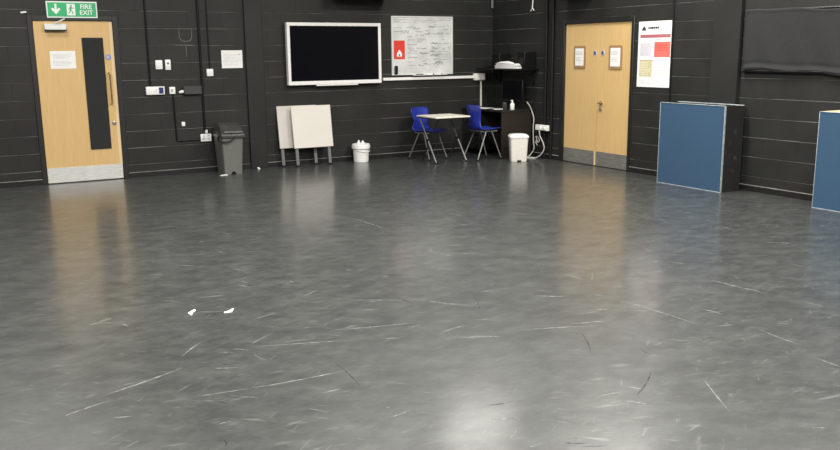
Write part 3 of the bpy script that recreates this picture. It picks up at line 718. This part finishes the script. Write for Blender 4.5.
MB().rings([[(-9.175+0.026*math.cos(2*PI*k/16), y, 0.818+0.026*math.sin(2*PI*k/16)) for k in range(16)] for y in (0.014, 0.004)]).build('lock_cylinder', M['dsteel'], d2)

def framed(label, yc_, z0, w, h, seed):
    t = thing('framed_notice', label, 'notice', (XR+0.0138, yc_, z0), -PI/2, 'framed notices on the double door')
    MB().rloft([(0.0, 0, 0, w/2, h/2, 0.02), (0.012, 0, 0, w/2, h/2, 0.02)]).build('frame', M['tan'], t, loc=(0, -0.0005, h/2), rot=(PI/2, 0, 0))
    B(-w/2+0.032, w/2-0.032, -0.0142, -0.0126, 0.035, h-0.035).build('sheet', M['paper'], t)
    lines(-w/2+0.05, w/2-0.05, h*.58, h*.76, 3, -0.0150, seed=seed).build('print', M['greyink'], t)
    lines(-w/2+0.05, w/2-0.05, h*.30, h*.50, 3, -0.0150, seed=seed+1).build('print', M['palink'], t)
framed('wood-framed paper notice on the left leaf of the double door', 9.64, 1.385, 0.245, 0.315, 20)
framed('wood-framed paper notice on the right leaf of the double door', 8.90, 1.380, 0.255, 0.32, 30)

# large poster
t = on_right('wall_poster', 'large white printed poster right of the double door', 'poster', 8.166, 1.155)
w, hh = 0.301, 0.842
B(-w, w, -0.004, -0.0018, 0, hh).build('sheet', M['paper'], t)
y = -0.0048
MB().prism([(-0.245, 0.725), (-0.165, 0.725), (-0.175, 0.755), (-0.205, 0.785), (-0.235, 0.75)], y, -0.004).build('dark_emblem', M['ink'], t)
lines(-0.13, 0.06, 0.74, 0.775, 1, y, ragged=0, th=.8, seed=41).build('heading', M['devgrey'], t)
lines(0.07, 0.24, 0.745, 0.76, 1, y, seed=42).build('print', M['palink'], t)
lines(-0.25, 0.2, 0.695, 0.712, 1, y, seed=43).build('print', M['greyink'], t)
B(-0.265, 0.262, y, -0.004, 0.632, 0.674).build('maroon_banner', M['maroon'], t)
B(-0.01, 0.265, y, -0.004, 0.385, 0.58).build('red_panel', M['coral'], t)
lines(0.01, 0.24, 0.46, 0.56, 5, y-0.0008, seed=44, th=.3).build('print', M['red'], t)
B(-0.262, -0.06, y, -0.004, 0.395, 0.57).build('pale_panel', M['lilac'], t)
lines(-0.25, -0.075, 0.405, 0.56, 8, y-0.0008, seed=45, th=.3).build('print', M['palink'], t)
B(-0.262, -0.04, y, -0.004, 0.135, 0.345).build('khaki_panel', M['olive'], t)
lines(-0.25, -0.06, 0.15, 0.33, 8, y-0.0008, seed=46, th=.25).build('print', M['paper'], t)
lines(0.0, 0.26, 0.13, 0.30, 9, y, seed=47, th=.35).build('print', M['palink'], t)
lines(-0.26, 0.05, 0.335, 0.355, 1, y-0.001, seed=48).build('print', M['maroon'], t)
lines(0.03, 0.10, 0.60, 0.615, 1, y, seed=49).build('print', M['ink'], t)
lines(-0.25, 0.2, 0.04, 0.085, 3, y, seed=50, th=.35, ragged=.6).build('print', M['palink'], t)

# ------------------------------------------------------------------ staging blocks stood on edge
def stage(label, y0, off=0.345, a=0.0):
    t = thing('stage_block', label, 'stage block', (XR-off, y0, 0), -PI/2-a, 'blue staging blocks by the right wall')
    # local x from 0 (far end) to 1.0 (near end), local y 0 (front) to 0.32 (back)
    B(0.006, 0.994, 0.0, 0.018, 0.006, 0.994).build('carpet_face', M['carpet'], t)
    f = MB()
    for a in ((0, 1, 0, 0.006), (0, 1, 0.994, 1.0), (0, 0.006, 0.006, 0.994), (0.994, 1, 0.006, 0.994)): f.box(a[0], a[1], -0.004, 0.022, a[2], a[3], bev=0.001)
    f.build('edging', M['edgealu'], t)
    s_ = MB()
    s_.box(0.0, 0.022, 0.022, 0.32, 0, 0.99); s_.box(0.978, 1.0, 0.022, 0.32, 0, 0.99); s_.box(0.022, 0.978, 0.022, 0.32, 0, 0.022)
    s_.box(0.022, 0.978, 0.022, 0.32, 0.955, 0.975); s_.box(0.022, 0.978, 0.298, 0.316, 0.022, 0.955)
    s_.build('side_panels', M['stage'], t)
    B(0.0, 1.0, 0.297, 0.32, 0.99, 1.0, bev=0.001).build('back_rail', M['edgealu'], t)
    return t
stage('blue-faced black staging block stood on edge below the drape', 7.66, 0.378, 0.008)
b2 = stage('blue-faced staging block with pale wooden top at the right picture edge', 5.50, 0.345)
B(0.0, 1.0, 0.022, 0.297, 0.975, 0.999).build('top_board', M['ply'], b2)

# ------------------------------------------------------------------ black drape over the high window
t = on_right('blackout_drape', 'black cloth drape fixed flat across the right wall', 'drape', 6.75, 1.357)
def dr_(u, v):
    x = u*2.3
    top = 0.705+0.012*math.sin(x*4.1)+0.007*math.sin(x*9.7+1)-0.012*(u*2.3)
    bot = 0.012+0.016*math.sin(x*3.3+0.6)+0.010*math.sin(x*8.1)
    z = bot+(top-bot)*v
    y = -0.045-0.005*math.sin(x*6+v*2)-0.006*math.sin(x*17+v*5)*(1-v)-0.012*math.exp(-((v-0.05)/0.03)**2)-0.006*math.exp(-((v-0.98)/0.02)**2)+0.006*math.exp(-((v-0.12)/0.03)**2)
    if u < 0.02: y *= 0.75
    return (x, y, z)
MB().sheet(dr_, 90, 40).build('cloth', M['drape'], t, solid=0.006)
MB().tube([(0.0, -0.028, 0.70), (2.3, -0.028, 0.68)], 0.016, 8).build('batten', M['black'], t)
MB().tube([(0.0, -0.035, 0.03), (2.3, -0.035, 0.03)], 0.02, 8).build('hem_bar', M['black'], t)

# ------------------------------------------------------------------ scuffs on the floor
sc_ = MB(); r = random.Random(21)
def streak(x0, y0, x1, y1, w, bend=0.0, mi=0):
    n = 8; a = Vector((x0, y0, 0.0006)); b = Vector((x1, y1, 0.0006)); d = (b-a).normalized(); nn = Vector((-d.y, d.x, 0))
    L_, R_ = [], []
    for i in range(n+1):
        u = i/n; p = a.lerp(b, u)+nn*bend*math.sin(PI*u); ww = w*math.sin(PI*(0.06+0.88*u))*r.uniform(.6, 1.2)
        L_.append(sc_.bm.verts.new(p+nn*ww)); R_.append(sc_.bm.verts.new(p-nn*ww))
    for i in range(n): sc_.bm.faces.new((L_[i], R_[i], R_[i+1], L_[i+1])).material_index = mi
SCUFFS = [(0.59, 4.15, 1.04, 4.33), (0.98, 3.91, 1.25, 3.87), (1.25, 3.87, 1.76, 3.84), (1.44, 4.46, 1.99, 4.26), (1.36, 4.47, 1.43, 4.41), (1.65, 4.94, 1.81, 4.99), (2.07, 5.68, 2.19, 5.64), (2.09, 5.24, 2.26, 5.34), (0.81, 5.42, 0.88, 5.44), (1.47, 4.49, 1.64, 4.61), (1.08, 4.5, 1.26, 4.7), (1.53, 3.62, 1.64, 3.62), (0.99, 3.54, 1.05, 3.54), (0.71, 5.36, 0.88, 5.42), (2.31, 5.02, 2.67, 4.79), (3.61, 7.56, 3.65, 7.0), (3.24, 2.76, 3.05, 2.45), (4.17, 3.62, 4.19, 3.46), (4.78, 4.1, 4.82, 3.62), (4.0, 2.68, 3.99, 2.53), (3.79, 4.26, 3.88, 4.15), (3.26, 3.82, 3.5, 3.74), (2.5, 4.09, 2.75, 4.14), (2.54, 3.98, 2.8, 3.84), (2.74, 4.75, 2.96, 4.45), (0.36, 3.98, 0.62, 4.08), (1.99, 4.48, 2.5, 4.34), (2.93, 3.89, 3.39, 3.7), (3.87, 4.04, 3.91, 3.4), (4.14, 3.14, 4.11, 2.85)]
for i, s_ in enumerate(SCUFFS): streak(*s_, 0.0075 if i == 0 else r.uniform(.004, .0065), r.uniform(-.012, .012))
for s_ in [(1.76, 3.97, 1.73, 3.6), (3.11, 4.69, 2.97, 4.37), (3.21, 3.66, 3.02, 3.36), (3.1, 2.99, 2.81, 2.8), (0.96, 3.38, 0.95, 3.31), (2.62, 4.9, 2.66, 4.7)]: streak(*s_, 0.005, 0.01, 1)
for k in range(420):
    x = r.uniform(0.3, 7.9); y = r.uniform(2.0, 9.8)
    if x < 0.15*y: continue
    a = -0.2-0.5*min(1, x/max(y, 1))+r.choice((0, 0, 0.25, -0.3, 0.7, -0.9))+r.uniform(-.2, .2); l = r.choice((0.03, 0.05, 0.07, 0.1, 0.16))*r.uniform(.7, 1.3)
    streak(x, y, x+l*math.cos(a), y+l*math.sin(a), r.uniform(.002, .006), r.uniform(-.02, .02)*l*3, 1 if k % 5 == 0 else 0)
scf = sc_.build('scuff_marks', [M['scuff'], M['darkscuff']], normals=False)
scf['kind'] = 'stuff'; tag(scf, 'pale and dark scuff streaks scattered over the grey floor', 'scuff marks')

# ------------------------------------------------------------------ light: rows of ceiling panels
for x in (0.6, 3.75, 6.9):
    for y in (1.2, 4.2, 7.2, 10.15):
        if (x, y) == (3.75, 10.15): continue
        l = bpy.data.lights.new('ceiling_panel', 'AREA'); l.shape = 'RECTANGLE'; l.size = 1.2; l.size_y = 0.6
        l.energy = {(6.9, 10.15): 46, (0.6, 10.15): 60}.get((x, y), 158); l.color = (1.0, 0.972, 0.915)
        o = bpy.data.objects.new('ceiling_panel', l); COL.objects.link(o); o.location = (x, y, 4.1)
wd = bpy.data.worlds.new('world'); SC.world = wd; wd.use_nodes = True
wd.node_tree.nodes['Background'].inputs[0].default_value = (0.05, 0.05, 0.05, 1)

# ------------------------------------------------------------------ camera
cam = bpy.data.cameras.new('camera'); co = bpy.data.objects.new('camera', cam); COL.objects.link(co)
cam.sensor_fit = 'HORIZONTAL'; cam.sensor_width = 36.0; cam.lens = 848.447/840*36.0; cam.clip_start = 0.05
pit, rol, yaw = 0.200553, -0.009927, -0.524487
Rot = Matrix.Rotation(yaw, 3, 'Z') @ Matrix.Rotation(-pit, 3, 'X')
right = Rot @ Vector((math.cos(rol), 0, math.sin(rol))); up = Rot @ Vector((-math.sin(rol), 0, math.cos(rol))); fwd = Rot @ Vector((0, 1, 0))
mw = Matrix((right, up, -fwd)).transposed().to_4x4(); mw.translation = Vector((0, 0, EYE)); co.matrix_world = mw
SC.camera = co

SC.view_settings.view_transform = 'Standard'; SC.view_settings.look = 'None'; SC.view_settings.gamma = 1.0
SC.view_settings.use_curve_mapping = False; SC.view_settings.exposure = 0.0
